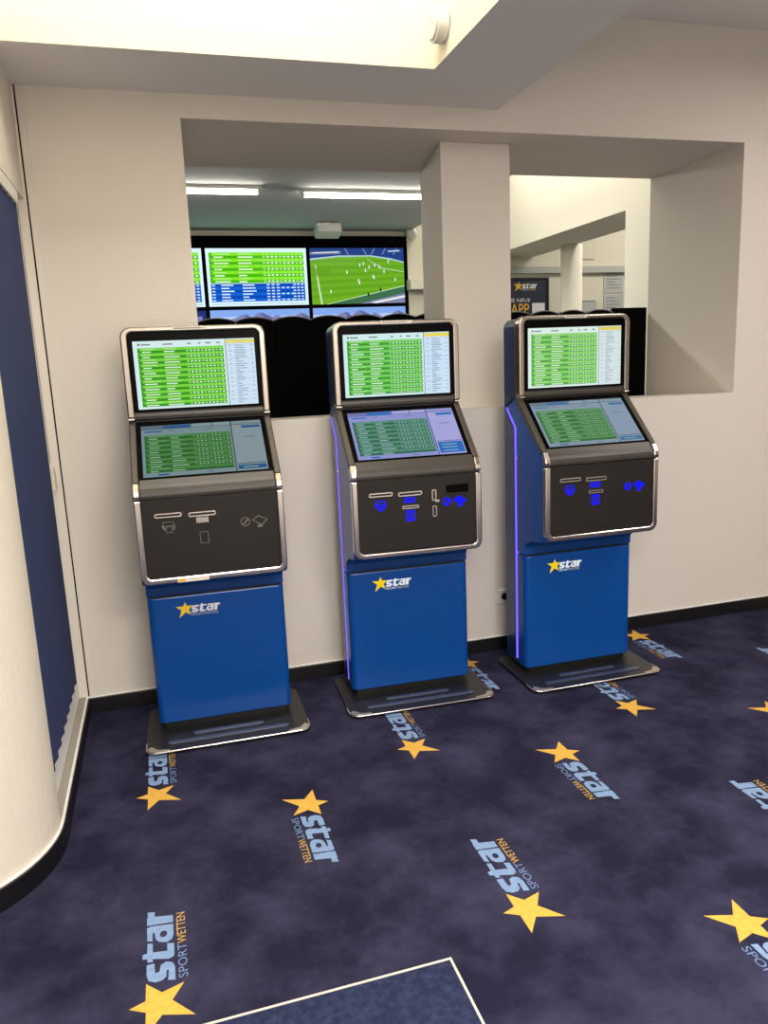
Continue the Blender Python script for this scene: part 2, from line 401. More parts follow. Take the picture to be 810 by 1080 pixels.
# ceiling tubes of the room behind
TUBE = em('tube_glow', (255, 250, 238), 24.0)
def tube_light(x0, x1, y, label):
    r_ = empty('tube_light', ((x0 + x1) / 2, y, FC)); tag(r_, label, 'lamp')
    hw = (x1 - x0) / 2
    b = MB(); b.box(-hw, hw, -0.03, 0.03, -0.03, 0.0); b.build('housing', WHITE, r_, 0.004)
    b = MB(); b.tube([(-hw + 0.03, 0, -0.045), (hw - 0.03, 0, -0.045)], 0.02, 12); b.build('tube', TUBE, r_)
    for s in (-1, 1):
        b = MB(); b.box(min(s * hw, s * (hw - 0.03)), max(s * hw, s * (hw - 0.03)), -0.022, 0.022, -0.065, -0.03); b.build('end_cap', WHITE, r_, 0.003)
tube_light(-0.55, 0.955, 2.55, 'white fluorescent tube light on the far ceiling, ending behind the left edge of opening')
tube_light(1.285, 2.79, 2.62, 'white fluorescent tube light on the far ceiling, running behind the pillar')

# box below the far ceiling, security camera
bx = empty('ceiling_speaker', (1.83, 4.1, FC)); tag(bx, 'white box speaker tilted under the far ceiling above the video wall', 'speaker')
b = MB(); b.prism([(-0.09, -0.015), (0.07, -0.045), (0.045, -0.15), (-0.12, -0.10)], -0.125, 0.125, 'x'); b.build('cabinet', WHITE, bx, 0.01)
b = MB(); b.box(-0.03, 0.03, -0.02, 0.05, -0.045, 0.0); b.build('bracket', WHITE, bx)
sc = empty('security_camera', (2.80, YF - 0.12, FC - 0.03)); tag(sc, 'small white dome security camera beside the top right corner of the video wall', 'camera')
b = MB(); b.cyl((0.06, 0.0, 0), (0, -1, 0), 0.05, 0.03, 20); b.build('mount', WHITE, sc)
b = MB(); b.cyl((0.07, -0.03, -0.01), (-0.5, -0.8, -0.25), 0.046, 0.11, 20); b.build('body', WHITE, sc, 0.006)
b = MB(); b.cyl((0.02, -0.11, -0.035), (-0.5, -0.8, -0.25), 0.026, 0.012, 20); b.build('lens', SLOTD, sc)

# ------------------------------------------------------------------ screen pictures
def plane_fn(o, U, V, N):
    o, U, V, N = Vector(o), Vector(U), Vector(V), Vector(N)
    return lambda u, v, l=0: o + U * u + V * v + N * (0.0002 * l)
def rect(mb, fn, u0, u1, v0, v1, l, mi):
    mb.add([fn(u0, v0, l), fn(u1, v0, l), fn(u1, v1, l), fn(u0, v1, l)], [(0, 1, 2, 3)], mi)
def odds_rows(mb, fn, u0, u1, v0, v1, n, light, dark, mid, txt, seed, l=2):
    rg = random.Random(seed); hgt = (v1 - v0) / n
    for i in range(n):
        t = v1 - i * hgt
        rect(mb, fn, u0, u1, t - hgt * 0.52, t, l, light)
        rect(mb, fn, u0, u1, t - hgt, t - hgt * 0.52, l, dark)
        wsp = u1 - u0
        rect(mb, fn, u0, u0 + wsp * 0.025, t - hgt * 0.85, t - hgt * 0.1, l + 1, dark)
        a = u0 + wsp * 0.05; rect(mb, fn, a, a + wsp * rg.uniform(0.08, 0.17), t - hgt * 0.86, t - hgt * 0.66, l + 1, txt)
        rect(mb, fn, a, a + wsp * rg.uniform(0.1, 0.2), t - hgt * 0.36, t - hgt * 0.18, l + 1, mid)
        a = u0 + wsp * 0.30; rect(mb, fn, a, a + wsp * rg.uniform(0.08, 0.2), t - hgt * 0.86, t - hgt * 0.66, l + 1, txt)
        rect(mb, fn, a, a + wsp * rg.uniform(0.1, 0.18), t - hgt * 0.36, t - hgt * 0.18, l + 1, mid)
        if rg.random() < 0.93:
            for q in range(10):
                a = u0 + wsp * (0.56 + q * 0.044)
                rect(mb, fn, a, a + wsp * 0.026, t - hgt * 0.84, t - hgt * 0.62, l + 1, txt if q % 4 else mid)
                rect(mb, fn, a + wsp * 0.004, a + wsp * 0.02, t - hgt * 0.38, t - hgt * 0.22, l + 1, mid)
def kiosk_upper(mb, fn):
    # 0 white 1 light green 2 dark green 3 mid green 4 text 5 panel blue 6 yellow 7 dark line
    rect(mb, fn, 0, 1, 0, 1, 0, 0)
    odds_rows(mb, fn, 0.035, 0.735, 0.035, 0.90, 11, 1, 2, 3, 4, 3)
    rect(mb, fn, 0.04, 0.055, 0.935, 0.965, 1, 7)
    for a, b in ((0.065, 0.14), (0.24, 0.32), (0.44, 0.47), (0.53, 0.55), (0.59, 0.63), (0.68, 0.71)): rect(mb, fn, a, b, 0.94, 0.955, 1, 7)
    rect(mb, fn, 0.755, 1, 0, 1, 1, 5); rect(mb, fn, 0.752, 0.757, 0, 1, 2, 7)
    rect(mb, fn, 0.762, 1, 0.93, 0.985, 2, 6)
    rg = random.Random(5)
    for i in range(26):
        v = 0.90 - i * 0.034
        rect(mb, fn, 0.83, 0.83 + rg.uniform(0.03, 0.1), v - 0.012, v, 2, 8)
        if i % 2 == 0: rect(mb, fn, 0.785, 0.797, v - 0.014, v, 2, 8); rect(mb, fn, 0.97, 0.98, v - 0.014, v, 2, 8)
        if i % 3 == 0: rect(mb, fn, 0.765, 0.99, v + 0.008, v + 0.011, 2, 8)
def kiosk_lower(mb, fn, button):
    # 0 pale 1 green 2 dark green 3 mid 4 text 5 panel 6 blue 7 dark 8 grey blue
    rect(mb, fn, 0, 1, 0, 1, 0, 0)
    rect(mb, fn, 0, 0.42, 0.915, 1, 1, 8); rect(mb, fn, 0.18, 0.40, 0.925, 0.99, 2, 6)
    rect(mb, fn, 0.42, 0.735, 0.93, 0.995, 1, 5); rect(mb, fn, 0.58, 0.587, 0.93, 1, 2, 7); rect(mb, fn, 0.42, 1, 0.922, 0.93, 2, 7)
    rect(mb, fn, 0.03, 0.17, 0.865, 0.89, 1, 6)
    for a, b in ((0.22, 0.27), (0.4, 0.42), (0.52, 0.6)): rect(mb, fn, a, b, 0.87, 0.885, 1, 8)
    odds_rows(mb, fn, 0.025, 0.725, 0.075, 0.80, 8, 1, 2, 3, 4, 8)
    rect(mb, fn, 0.12, 0.2, 0.02, 0.05, 1, 6); rect(mb, fn, 0.5, 0.56, 0.025, 0.045, 1, 8)
    rect(mb, fn, 0.745, 1, 0.0, 0.92, 1, 5); rect(mb, fn, 0.738, 0.746, 0, 1, 2, 7)
    rect(mb, fn, 0.83, 0.985, 0.85, 0.90, 2, 6); rect(mb, fn, 0.755, 0.81, 0.865, 0.885, 2, 9)
    rect(mb, fn, 0.83, 0.93, 0.66, 0.675, 2, 8)
    if button:
        rect(mb, fn, 0.757, 0.99, 0.03, 0.26, 2, 6); rect(mb, fn, 0.757, 0.99, 0.275, 0.285, 2, 7)
        for v in (0.07, 0.14, 0.2): rect(mb, fn, 0.79, 0.93, v, v + 0.014, 3, 4)
    else:
        rect(mb, fn, 0.757, 0.99, 0.03, 0.11, 2, 6); rect(mb, fn, 0.757, 0.99, 0.125, 0.15, 2, 8)
        rect(mb, fn, 0.80, 0.92, 0.06, 0.075, 3, 4)
def pal(pre, cols, s=1.0): return [em(pre + n, c, s, True) for n, c in cols]
UP = [
 [('white', (214, 236, 238)), ('green', (122, 212, 66)), ('dark', (52, 150, 28)), ('mid', (172, 230, 140)), ('text', (228, 246, 226)), ('side', (206, 226, 244)), ('yellow', (226, 214, 110)), ('line', (70, 90, 80)), ('print', (140, 160, 180))],
 [('white', (210, 236, 238)), ('green', (120, 206, 96)), ('dark', (62, 156, 48)), ('mid', (168, 226, 158)), ('text', (224, 246, 226)), ('side', (206, 226, 246)), ('yellow', (232, 216, 84)), ('line', (60, 84, 78)), ('print', (136, 156, 178))],
 [('white', (220, 238, 230)), ('green', (140, 210, 110)), ('dark', (84, 168, 72)), ('mid', (182, 230, 160)), ('text', (226, 246, 222)), ('side', (214, 228, 230)), ('yellow', (228, 206, 96)), ('line', (90, 110, 96)), ('print', (158, 174, 180))]]
LO = [  # tints differ per terminal: reflected light and viewing angle put into the colours
 [('pale', (116, 138, 142)), ('green', (72, 126, 70)), ('dark', (46, 94, 42)), ('mid', (98, 146, 100)), ('text', (142, 176, 146)), ('side', (128, 146, 152)), ('blue', (42, 84, 132)), ('line', (40, 50, 56)), ('grey', (92, 106, 118)), ('tan', (150, 146, 80))],
 [('pale', (142, 148, 204)), ('green', (86, 138, 116)), ('dark', (54, 104, 84)), ('mid', (112, 156, 146)), ('text', (156, 186, 186)), ('side', (164, 164, 216)), ('blue', (48, 108, 186)), ('line', (60, 66, 110)), ('grey', (112, 116, 168)), ('tan', (180, 170, 150))],
 [('pale', (130, 150, 164)), ('green', (88, 142, 92)), ('dark', (62, 112, 62)), ('mid', (112, 160, 118)), ('text', (146, 182, 150)), ('side', (136, 152, 172)), ('blue', (72, 112, 154)), ('line', (62, 76, 86)), ('grey', (106, 122, 140)), ('tan', (150, 154, 140))]]

# ------------------------------------------------------------------ betting terminals
HW, FW = 0.31, 0.028
def sub(o, label): o['label'] = label; return o
def kiosk(idx, loc, rz, label):
    K = empty('betting_terminal', loc, rz); tag(K, label, 'betting terminal', 'betting terminals along the wall')
    lit = idx > 0
    X = lambda d: -d
    pr = lambda poly: [(-d, z) for d, z in poly]
    # foot plate
    out = rrect(-0.366, 0.366, -0.292, 0.19, 0.045, 8)
    b = MB(); b.prism(out, 0.012, 0.022, 'z'); b.build('base_plate', PLATE, K, 0.003)
    b = MB(); b.prism(rrect(-0.352, 0.352, -0.276, 0.176, 0.04, 6), 0.0, 0.012, 'z'); b.build('plate_foot', SLOTD, K)
    path = [(-0.366, -0.19, 0.018), (-0.366, -0.247, 0.018)] + [(x, y, 0.018) for x, y in arc(-0.321, -0.247, 0.045, 180, 270, 8)] + [(x, y, 0.018) for x, y in arc(0.321, -0.247, 0.045, 270, 360, 8)] + [(0.366, -0.19, 0.018)]
    b = MB(); b.tube(path, 0.0048, 8); sub(b.build('edge_trim', CHROME, K), 'bright polished front edge')
    for s in (-1, 1):
        pl = arc(0.321, -0.247, 0.041, 270, 360, 8) + [(0.345, -0.232), (0.318, -0.268), (0.265, -0.278), (0.265, -0.288)]
        b = MB(); b.prism([(s * x, y) for x, y in pl], 0.022, 0.0236, 'z'); b.build('corner_cap', CAPM, K)
    for (hx, d) in ((0.275, 0.222), (0.163, 0.158)):
        b = MB(); b.prism(rrect(-hx, hx, -d - 0.013, -d + 0.013, 0.012, 6), 0.022, 0.0275, 'z'); b.build('tread_strip', RIB, K, 0.002)
    # dark plinth between plate and cabinet
    b = MB(); b.box(-0.285, 0.285, -0.055, 0.16, 0.022, 0.062); b.build('plinth', SLOTD, K)
    # rear housing with shoulder
    prof = [(-0.168, 0.045), (-0.044, 0.045), (-0.044, 1.296), (-0.146, 1.398), (-0.146, 1.416), (-0.036, 1.47), (-0.036, 1.50), (-0.168, 1.50)]
    b = MB(); b.prism(pr(prof), -HW + 0.002, HW - 0.002, 'x')
    top = [(HW - 0.002, 1.49)] + arc(HW - 0.047, 1.803, 0.045, 0, 90, 8) + arc(-HW + 0.047, 1.803, 0.045, 90, 180, 8) + [(-HW + 0.002, 1.49)]
    b.prism(top, 0.036, 0.168, 'y'); b.build('rear_housing', NAVY, K, 0.008, 3)
    # light strips in the seam on both sides
    for s in (-1, 1):
        c0, c1 = [], []
        line = [(-0.034, 0.072), (-0.034, 1.300), (-0.040, 1.315), (-0.134, 1.404)]
        b = MB()
        for i in range(len(line) - 1):
            (d0, z0), (d1, z1) = line[i], line[i + 1]
            L = math.hypot(d1 - d0, z1 - z0); nd, nz = -(z1 - z0) / L * 0.0058, (d1 - d0) / L * 0.0058
            q = [(d0 - nd, z0 - nz), (d1 - nd, z1 - nz), (d1 + nd, z1 + nz), (d0 + nd, z0 + nz)]
            b.prism(pr(q), s * (HW - 0.014), s * (HW + 0.001), 'x')
        o = b.build('light_strip', LED if lit else LEDOFF, K)
        if lit: sub(o, 'glowing violet light strip')
    # front body: side cheeks, chin and cabinet top in one shell
    prof = [(-0.024, 0.664), (0.066, 0.664), (0.066, 0.704), (0.085, 0.728), (0.14, 0.752), (0.235, 0.766), (0.262, 0.78), (0.268, 0.80),
            (0.268, 1.155), (0.262, 1.185), (-0.022, 1.446), (-0.030, 1.458), (-0.128, 1.408), (-0.024, 1.310)]
    b = MB(); b.prism(pr(prof), -HW, HW, 'x'); b.build('head_body', BLUE, K, 0.005)
    b = MB(); b.box(-HW + 0.004, HW - 0.004, -0.272, -0.262, 1.134, 1.152); b.build('panel_seam', SLOTD, K)
    b = MB(); b.box(-HW + 0.006, HW - 0.006, 0.004, 0.034, 1.440, 1.470); b.build('hinge_seam', SLOTD, K)
    # cabinet door with rolled vertical edges
    pl = [(-HW, 0.022)] + arc(-HW + 0.03, -0.045, 0.03, 180, 270, 8) + arc(HW - 0.03, -0.045, 0.03, 270, 360, 8) + [(HW, 0.022)]
    b = MB(); b.prism(pl, 0.052, 0.656, 'z'); door = b.build('cabinet_door', BLUE, K, 0.004)
    b = MB(); b.box(-HW + 0.012, HW - 0.012, -0.065, 0.0, 0.656, 0.664); b.build('door_seam', SLOTD, K)
    b = MB()
    fn = lambda u, v, h: (-0.152 + u, -0.0756 - h, 0.590 + v)
    logo(b, fn, 0.00043, 0, 1, 2, 3, gap=12, lift=0.0004)
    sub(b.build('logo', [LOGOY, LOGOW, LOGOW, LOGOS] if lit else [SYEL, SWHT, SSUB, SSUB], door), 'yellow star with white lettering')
    # lower chrome surround, open at the top
    z0, z1, R = 0.778, 1.141, 0.042
    ol = [(-HW, z1)] + arc(-HW + R, z0 + R, R, 180, 270, 10) + arc(HW - R, z0 + R, R, 270, 360, 10) + [(HW, z1)]
    ri = R - FW + 0.006; w = HW - FW
    il = [(-w, z1)] + arc(-w + ri, z0 + FW - 0.003 + ri, ri, 180, 270, 10) + arc(w - ri, z0 + FW - 0.003 + ri, ri, 270, 360, 10) + [(w, z1)]
    b = MB(); n = len(ol)
    b.prism(ol + il[::-1], -0.250, -0.291, 'y', smooth=False); b.build('panel_surround', CHROME, K, 0.006, 3)
    b = MB(); b.prism([(-0.162, 0.780), (-0.031, 0.780), (-0.031, 0.796), (-0.162, 0.796)], -0.290, -0.2914, 'y', 0)
    if idx == 0:
        b.prism([(-0.158, 0.783), (-0.130, 0.783), (-0.130, 0.794), (-0.158, 0.794)], -0.2914, -0.2918, 'y', 1)
        b.build('sticker', [LABEL, YEL], K)
    b = MB(); b.prism(rrect(-w + 0.001, w - 0.001, 0.806, 1.139, 0.012, 6), -0.262, -0.284, 'y'); panel = b.build('service_panel', PANEL, K, 0.002)
    # nose under the touch display, curving over to the slope
    sl = lambda t: (-0.017 + 0.299 * t, 1.463 - 0.275 * t)
    nrm = (0.677, 0.736)
    def off(t, h): d, z = sl(t); return (d + nrm[0] * h, z + nrm[1] * h)
    d0 = off(0.875, 0.004)
    np_ = [(0.26, 1.1465), (0.285, 1.1465), (0.2865, 1.160), (0.284, 1.176), (0.276, 1.190), (0.264, 1.2035), d0, off(0.875, -0.03)]
    b = MB(); b.prism(pr(np_), -w + 0.001, w - 0.001, 'x', smooth=False); b.build('nose_cover', NOSE, K, 0.003)
    # trim along the slope and bright knuckles on the nose
    for s in (-1, 1):
        a0, a1 = (s * w, s * HW)
        b = MB(); b.prism(pr([off(-0.01, -0.03), off(0.915, -0.03), off(0.915, 0.007), off(-0.01, 0.007)]), a0, a1, 'x'); b.build('slope_trim', TRIMD, K, 0.005)
        kn = [(0.262, 1.1465), (0.290, 1.1465), (0.2915, 1.162), (0.288, 1.180), off(0.925, 0.009), off(0.925, -0.025)]
        b = MB(); b.prism(pr(kn), a0, a1, 'x'); b.build('nose_knuckle', CHROME, K, 0.005)
    # touch display on the slope
    b = MB(); b.prism(pr([off(0.06, -0.02), off(0.868, -0.02), off(0.868, 0.003), off(0.06, 0.003)]), -w + 0.001, w - 0.001, 'x')
    bz = b.build('touch_display', BEZEL, K, 0.001)
    L = Vector((0, -off(0.127, 0)[0], off(0.127, 0)[1])); B = Vector((0, -off(0.850, 0)[0], off(0.850, 0)[1]))
    N = Vector((0, -nrm[0], nrm[1]))
    b = MB(); fn = plane_fn(B + Vector((-0.261, 0, 0)) + N * 0.0036, (0.522, 0, 0), L - B, N)
    kiosk_lower(b, fn, idx == 1); b.build('screen', pal('touch%d_' % idx, LO[idx], 1.0), bz)
    # upper display: satin frame, bezel, hinge bar, screen
    zt, zb, R = 1.856, 1.468, 0.045
    ol = [(HW, zb)] + arc(HW - R, zt - R, R, 0, 90, 10) + arc(-HW + R, zt - R, R, 90, 180, 10) + [(-HW, zb)]
    ri = R - FW + 0.006; zi = zt - 0.021
    il = [(w, zb)] + arc(w - ri, zi - ri, ri, 0, 90, 10) + arc(-w + ri, zi - ri, ri, 90, 180, 10) + [(-w, zb)]
    b = MB(); b.prism(ol + il[::-1], 0.036, -0.022, 'y'); b.build('display_frame', SATIN, K, 0.006, 3)
    b = MB(); b.box(-w + 0.001, w - 0.001, -0.017, 0.034, 1.498, zi - 0.001); up_ = b.build('upper_display', BEZEL, K, 0.003)
    b = MB(); b.prism(pr([(-0.03, 1.462), (0.004, 1.455), (0.012, 1.462), (0.014, 1.474), (0.012, 1.487), (0.016, 1.494), (-0.03, 1.497)]), -w + 0.001, w - 0.001, 'x'); b.build('hinge_bar', NOSE, K)
    for s in (-1, 1):
        b = MB(); b.box(min(s * w, s * HW), max(s * w, s * HW), -0.026, 0.03, 1.459, 1.467); b.build('hinge_pin', CHROME, K, 0.002)
    b = MB(); fn = plane_fn((-0.261, -0.0176, 1.504), (0.522, 0, 0), (0, 0, 0.292), (0, -1, 0))
    kiosk_upper(b, fn); b.build('screen', pal('upper%d_' % idx, UP[idx], 1.0), up_)
    lx = (-0.09, -0.075, -0.06)[idx]
    b = MB(); b.box(lx, lx + (0.15, 0.15, 0.118)[idx], -0.0235, -0.0222, 1.8395, 1.8535, 0)
    q = lx + 0.008; rg = random.Random(11)
    while q < lx + (0.13, 0.13, 0.10)[idx]:
        w_ = rg.uniform(0.004, 0.012); b.box(q, q + w_, -0.0238, -0.0235, 1.844, 1.849, 1); q += w_ + 0.003
    sub(b.build('label_plate', [LABEL, LTXT], K), 'small white label on the frame')
    # slots
    def slot(x0, x1, z0, z1, ring=0.0052):
        m = min(z1 - z0, x1 - x0) / 2 * 0.9
        b = MB(); ol = rrect(x0, x1, z0, z1, m * 0.8, 5); il = rrect(x0 + ring, x1 - ring, z0 + ring, z1 - ring, max(0.0015, m * 0.8 - ring), 5)
        fnp = lambda u, v: (u, -0.2885, v)
        b.flat([ol, il], fnp, 0)
        nO = len(ol)
        for lp, flip in ((ol, False), (il, True)):
            vs = [(u, -0.2885, v) for u, v in lp] + [(u, -0.2835, v) for u, v in lp]
            fs = [[i, nO + i, nO + (i + 1) % nO, (i + 1) % nO] for i in range(nO)]
            b.add(vs, [f[::-1] for f in fs] if flip else fs, 0)
        b.flat([il], lambda u, v: (u, -0.2845, v), 1)
        return sub(b.build('slot', [CHROME, SLOTD], panel), 'chrome rimmed slot')
    slot(-0.232, -0.121, 1.064, 1.083); slot(-0.094, 0.019, 1.058, 1.078)
    if idx == 0:
        b = MB()
        for i in range(6):
            b.box(-0.063 + i * 0.0085, -0.063 + i * 0.0085 + 0.0072, -0.2875, -0.2835, 1.030, 1.054)
        b.build('scanner_window', mat('scanner_silver', (190, 182, 172), 0.35, metal=0.5), panel)
    else:
        slot(-0.078, 0.003, 0.998, 1.014)
    if idx == 1:
        slot(0.066, 0.088, 1.026, 1.079); slot(0.067, 0.089, 0.950, 1.003)
        b = MB(); b.box(0.082, 0.103, -0.290, -0.2835, 1.017, 1.030); b.build('coin_button', CHROME, panel, 0.002)
        b = MB(); b.box(0.137, 0.247, -0.288, -0.2835, 1.057, 1.094, 0); b.box(0.145, 0.240, -0.297, -0.288, 1.061, 1.068, 0); sub(b.build('card_reader', BLACK, panel, 0.002), 'black card reader')
    # icons
    def icon(name, polys, mi_fill=True):
        b = MB()
        for j, lps in enumerate(polys):
            b.flat(lps, lambda u, v, j=j: (u, -0.2846 - 0.0002 * j, v), 0)
        b.build(name, ICON if lit else LGREY, panel)
    def ring(x0, x1, z0, z1, t=0.003, r=0.004):
        return [rrect(x0, x1, z0, z1, r, 4), rrect(x0 + t, x1 - t, z0 + t, z1 - t, max(0.0008, r - t), 4)]
    t = 0.0045 if lit else 0.0022
    cx, cz = -0.177, 1.024                                      # hand taking a ticket
    icon('hand_icon', [ring(cx - 0.024, cx + 0.022, cz + 0.0, cz + 0.022, t, 0.007), ring(cx - 0.012, cx + 0.013, cz - 0.026, cz + 0.004, t, 0.003),
                       [[(cx - 0.03, cz + 0.004), (cx - 0.02, cz - 0.014), (cx - 0.014, cz - 0.012), (cx - 0.022, cz + 0.008)]],
                       [[(cx + 0.02, cz + 0.002), (cx + 0.026, cz + 0.006), (cx + 0.022, cz - 0.014), (cx + 0.016, cz - 0.014)]]]
         + ([[[(cx - 0.008, cz - 0.016), (cx + 0.009, cz - 0.016), (cx + 0.009, cz - 0.010), (cx - 0.008, cz - 0.010)]]] if lit else []))
    if lit:                                                     # banknotes
        icon('banknote_icon', [ring(-0.068 + i * 0.019, -0.051 + i * 0.019, 1.026, 1.051, 0.004, 0.003) for i in range(3)])
        icon('ticket_icon', [ring(-0.060, -0.016, 0.940, 0.990, 0.0045, 0.004), ring(-0.050, -0.026, 0.966, 0.982, 0.003, 0.003), [rrect(-0.052, -0.024, 0.950, 0.958, 0.002, 3)]])
    else:
        icon('ticket_icon', [ring(-0.054, -0.018, 0.939, 0.990, 0.0022, 0.003)])
    cx, cz = 0.140, 1.016                                       # coins and card pointing
    icon('coin_icon', [[arc(cx, cz, 0.020, 0, 345, 16), arc(cx, cz, 0.020 - t * 1.3, 0, 345, 16)], [[(cx - 0.012, cz - 0.01), (cx - 0.006, cz - 0.012), (cx + 0.014, cz + 0.008), (cx + 0.010, cz + 0.012)]]])
    cx = 0.203
    icon('card_icon', [[[(cx - 0.034, cz + 0.004), (cx - 0.006, cz + 0.024), (cx + 0.034, cz + 0.002), (cx + 0.006, cz - 0.022)]] + ([] if lit else [[(cx - 0.029, cz + 0.004), (cx - 0.006, cz + 0.020), (cx + 0.028, cz + 0.002), (cx + 0.006, cz - 0.018)]]),
                       [rrect(cx - 0.012, cx + 0.010, cz - 0.028, cz - 0.020, 0.002, 3)]])
    # lock on the side cheek
    b = MB(); b.cyl((-HW, 0.012, 1.155), (-1, 0, 0), 0.007, 0.004, 16); b.cyl((-HW, 0.0, 1.170), (-1, 0, 0), 0.003, 0.003, 10); b.build('lock', CHROME, K)
    return K
kiosk(0, (0.1892, -0.3122, 0), math.radians(-1.3726), 'leftmost blue betting terminal, its control panel with unlit grey icons')
kiosk(1, (1.1272, -0.2971, 0), math.radians(-2.2869), 'middle blue betting terminal with black card reader and upright coin slots on the panel')
kiosk(2, (2.0457, -0.3559, 0), math.radians(-0.3853), 'rightmost blue betting terminal, its blue side and violet light strip fully in view')

# ------------------------------------------------------------------ video wall
vw = empty('video_wall_mount', (1.15, YF, 1.2)); tag(vw, 'black surround carrying the block of wall monitors in the far room', 'mount')
XA, XB, ZT, ZS = 0.625, 1.702, 2.888, 2.292
PW = 1.084; PX = [0.610 - PW, 0.610, 0.610 + PW]
b = MB(); b.box(PX[0] - 1.15 - 0.06, PX[2] + PW + 0.045 - 1.15, -0.03, 0.0, 0.3, 1.795); b.build('backing', BLACK, vw)
b = MB(); b.box(PX[0] - 1.15 - 0.06, PX[2] + PW + 0.045 - 1.15, -0.115, -0.03, 1.690, 1.795); b.build('top_rail', BLACK, vw)
b = MB(); b.box(PX[2] + PW + 0.003 - 1.15, PX[2] + PW + 0.045 - 1.15, -0.115, -0.03, 0.3, 1.690); b.build('side_rail', BLACK, vw)
TW = [em('tv_white', (214, 240, 250), 1.1, True), em('tv_green', (130, 226, 40), 1.1, True), em('tv_green_dark', (70, 178, 14), 1.1, True), em('tv_green_pale', (178, 236, 130), 1.1, True),
      em('tv_text', (226, 250, 214), 1.1, True), em('tv_blue', (20, 96, 206), 1.1, True), em('tv_blue_dark', (10, 72, 178), 1.1, True), em('tv_line', (40, 70, 60), 1.0, True)]
def table(b, fn):
    rect(b, fn, 0, 1, 0, 1, 0, 0)
    odds_rows(b, fn, 0.03, 0.97, 0.40, 0.93, 5, 1, 2, 3, 4, 21)
    for i in range(6):
        t_ = 0.39 - i * 0.052
        rect(b, fn, 0.03, 0.97, t_ - 0.052, t_, 2, 5 if i % 2 else 6)
        rg = random.Random(i); rect(b, fn, 0.04, 0.07, t_ - 0.036, t_ - 0.018, 3, 0); rect(b, fn, 0.13, 0.13 + rg.uniform(0.07, 0.13), t_ - 0.036, t_ - 0.016, 3, 0)
        rect(b, fn, 0.34, 0.34 + rg.uniform(0.05, 0.14), t_ - 0.036, t_ - 0.016, 3, 0)
        for q in range(3 + 3 * (i % 2)): rect(b, fn, 0.58 + q * 0.05, 0.61 + q * 0.05, t_ - 0.036, t_ - 0.016, 3, 0)
        for q in range(3): rect(b, fn, 0.85 + q * 0.04, 0.875 + q * 0.04, t_ - 0.036, t_ - 0.016, 3, 0)
    rect(b, fn, 0.03, 0.97, 0.035, 0.04, 2, 7)
FT = [em('pitch_green', (112, 178, 38), 1.0, True), em('pitch_stripe', (100, 166, 34), 1.0, True), em('stands_blue', (36, 66, 134), 1.0, True), em('pitch_line', (206, 232, 190), 1.0, True),
      em('board_pale', (176, 206, 214), 1.0, True), em('crowd_mix', (128, 134, 170), 1.0, True), em('player_white', (236, 240, 236), 1.0, True), em('player_dark', (20, 30, 40), 1.0, True), em('track_green', (64, 112, 78), 1.0, True)]
def football(b, fn):
    rect(b, fn, 0, 1, 0, 1, 0, 0)
    P = lambda pts, l, mi: b.flat([pts], lambda u, v: fn(u, v, l), mi)
    for i in range(0, 6): P([(0.0, 0.1 + i * 0.13), (1.0, 0.22 + i * 0.105), (1.0, 0.27 + i * 0.105), (0.0, 0.165 + i * 0.13)], 1, 1)
    P([(0, 0.80), (0.3, 0.855), (0.64, 0.86), (0.85, 0.80), (1, 0.74), (1, 1), (0, 1)], 2, 2)
    P([(0, 0.79), (0.3, 0.845), (0.64, 0.85), (0.85, 0.79), (1, 0.73), (1, 0.755), (0.85, 0.82), (0.64, 0.872), (0.3, 0.87), (0, 0.82)], 3, 4)
    for x in (0.36, 0.55, 0.68, 0.8, 0.92): P([(x, 1.0), (x + 0.012, 1.0), (x + 0.04 * (1 if x < 0.6 else -1) + 0.012, 0.88), (x + 0.04 * (1 if x < 0.6 else -1), 0.88)], 4, 5)
    P([(0.0, 0.93), (0.32, 0.95), (0.32, 0.90), (0.0, 0.885)], 4, 5); P([(0.03, 0.925), (0.3, 0.94), (0.3, 0.925), (0.03, 0.91)], 5, 6)
    P([(0.83, 0.955), (0.96, 0.965), (0.96, 0.94), (0.83, 0.93)], 5, 4)
    P([(0.18, 0.0), (1, 0.31), (1, 0.0)], 2, 8); P([(0.14, 0.0), (0.165, 0.0), (1, 0.305), (1, 0.32)], 3, 3)
    P([(0.5, 0.0), (1, 0.18), (1, 0.0)], 3, 5); P([(0.62, 0.02), (1, 0.14), (1, 0.10), (0.68, 0.0)], 4, 6)
    P([(0.045, 0.70), (0.058, 0.70), (0.11, 0.0), (0.09, 0.0)], 3, 3)
    P([(0.60, 0.80), (0.75, 0.64), (1.0, 0.56), (1.0, 0.57), (0.755, 0.65), (0.61, 0.80)], 3, 3)
    el = [(0.11 + 0.10 * math.cos(a * PI / 12), 0.58 + 0.085 * math.sin(a * PI / 12)) for a in range(24)]
    P(el, 3, 1)
    rg = random.Random(4)
    for u, v in ((0.38, 0.57), (0.50, 0.42), (0.51, 0.38), (0.58, 0.6), (0.62, 0.66), (0.66, 0.49), (0.68, 0.69), (0.56, 0.72), (0.78, 0.58), (0.9, 0.43), (0.67, 0.47), (0.83, 0.76), (0.73, 0.66), (0.52, 0.70), (0.2, 0.23)):
        rect(b, fn, u - 0.006, u + 0.006, v - 0.03, v + 0.03, 4, 6)
    for u, v in ((0.60, 0.165), (0.735, 0.25)): rect(b, fn, u - 0.008, u + 0.008, v - 0.035, v + 0.035, 5, 7)
MT = [em('sky_blue', (134, 172, 240), 1.0, True), em('sky_low', (186, 208, 248), 1.0, True), em('mountain', (128, 132, 180), 1.0, True), em('mountain_shade', (98, 104, 160), 1.0, True), em('logo_navy', (22, 44, 110), 1.0, True)]
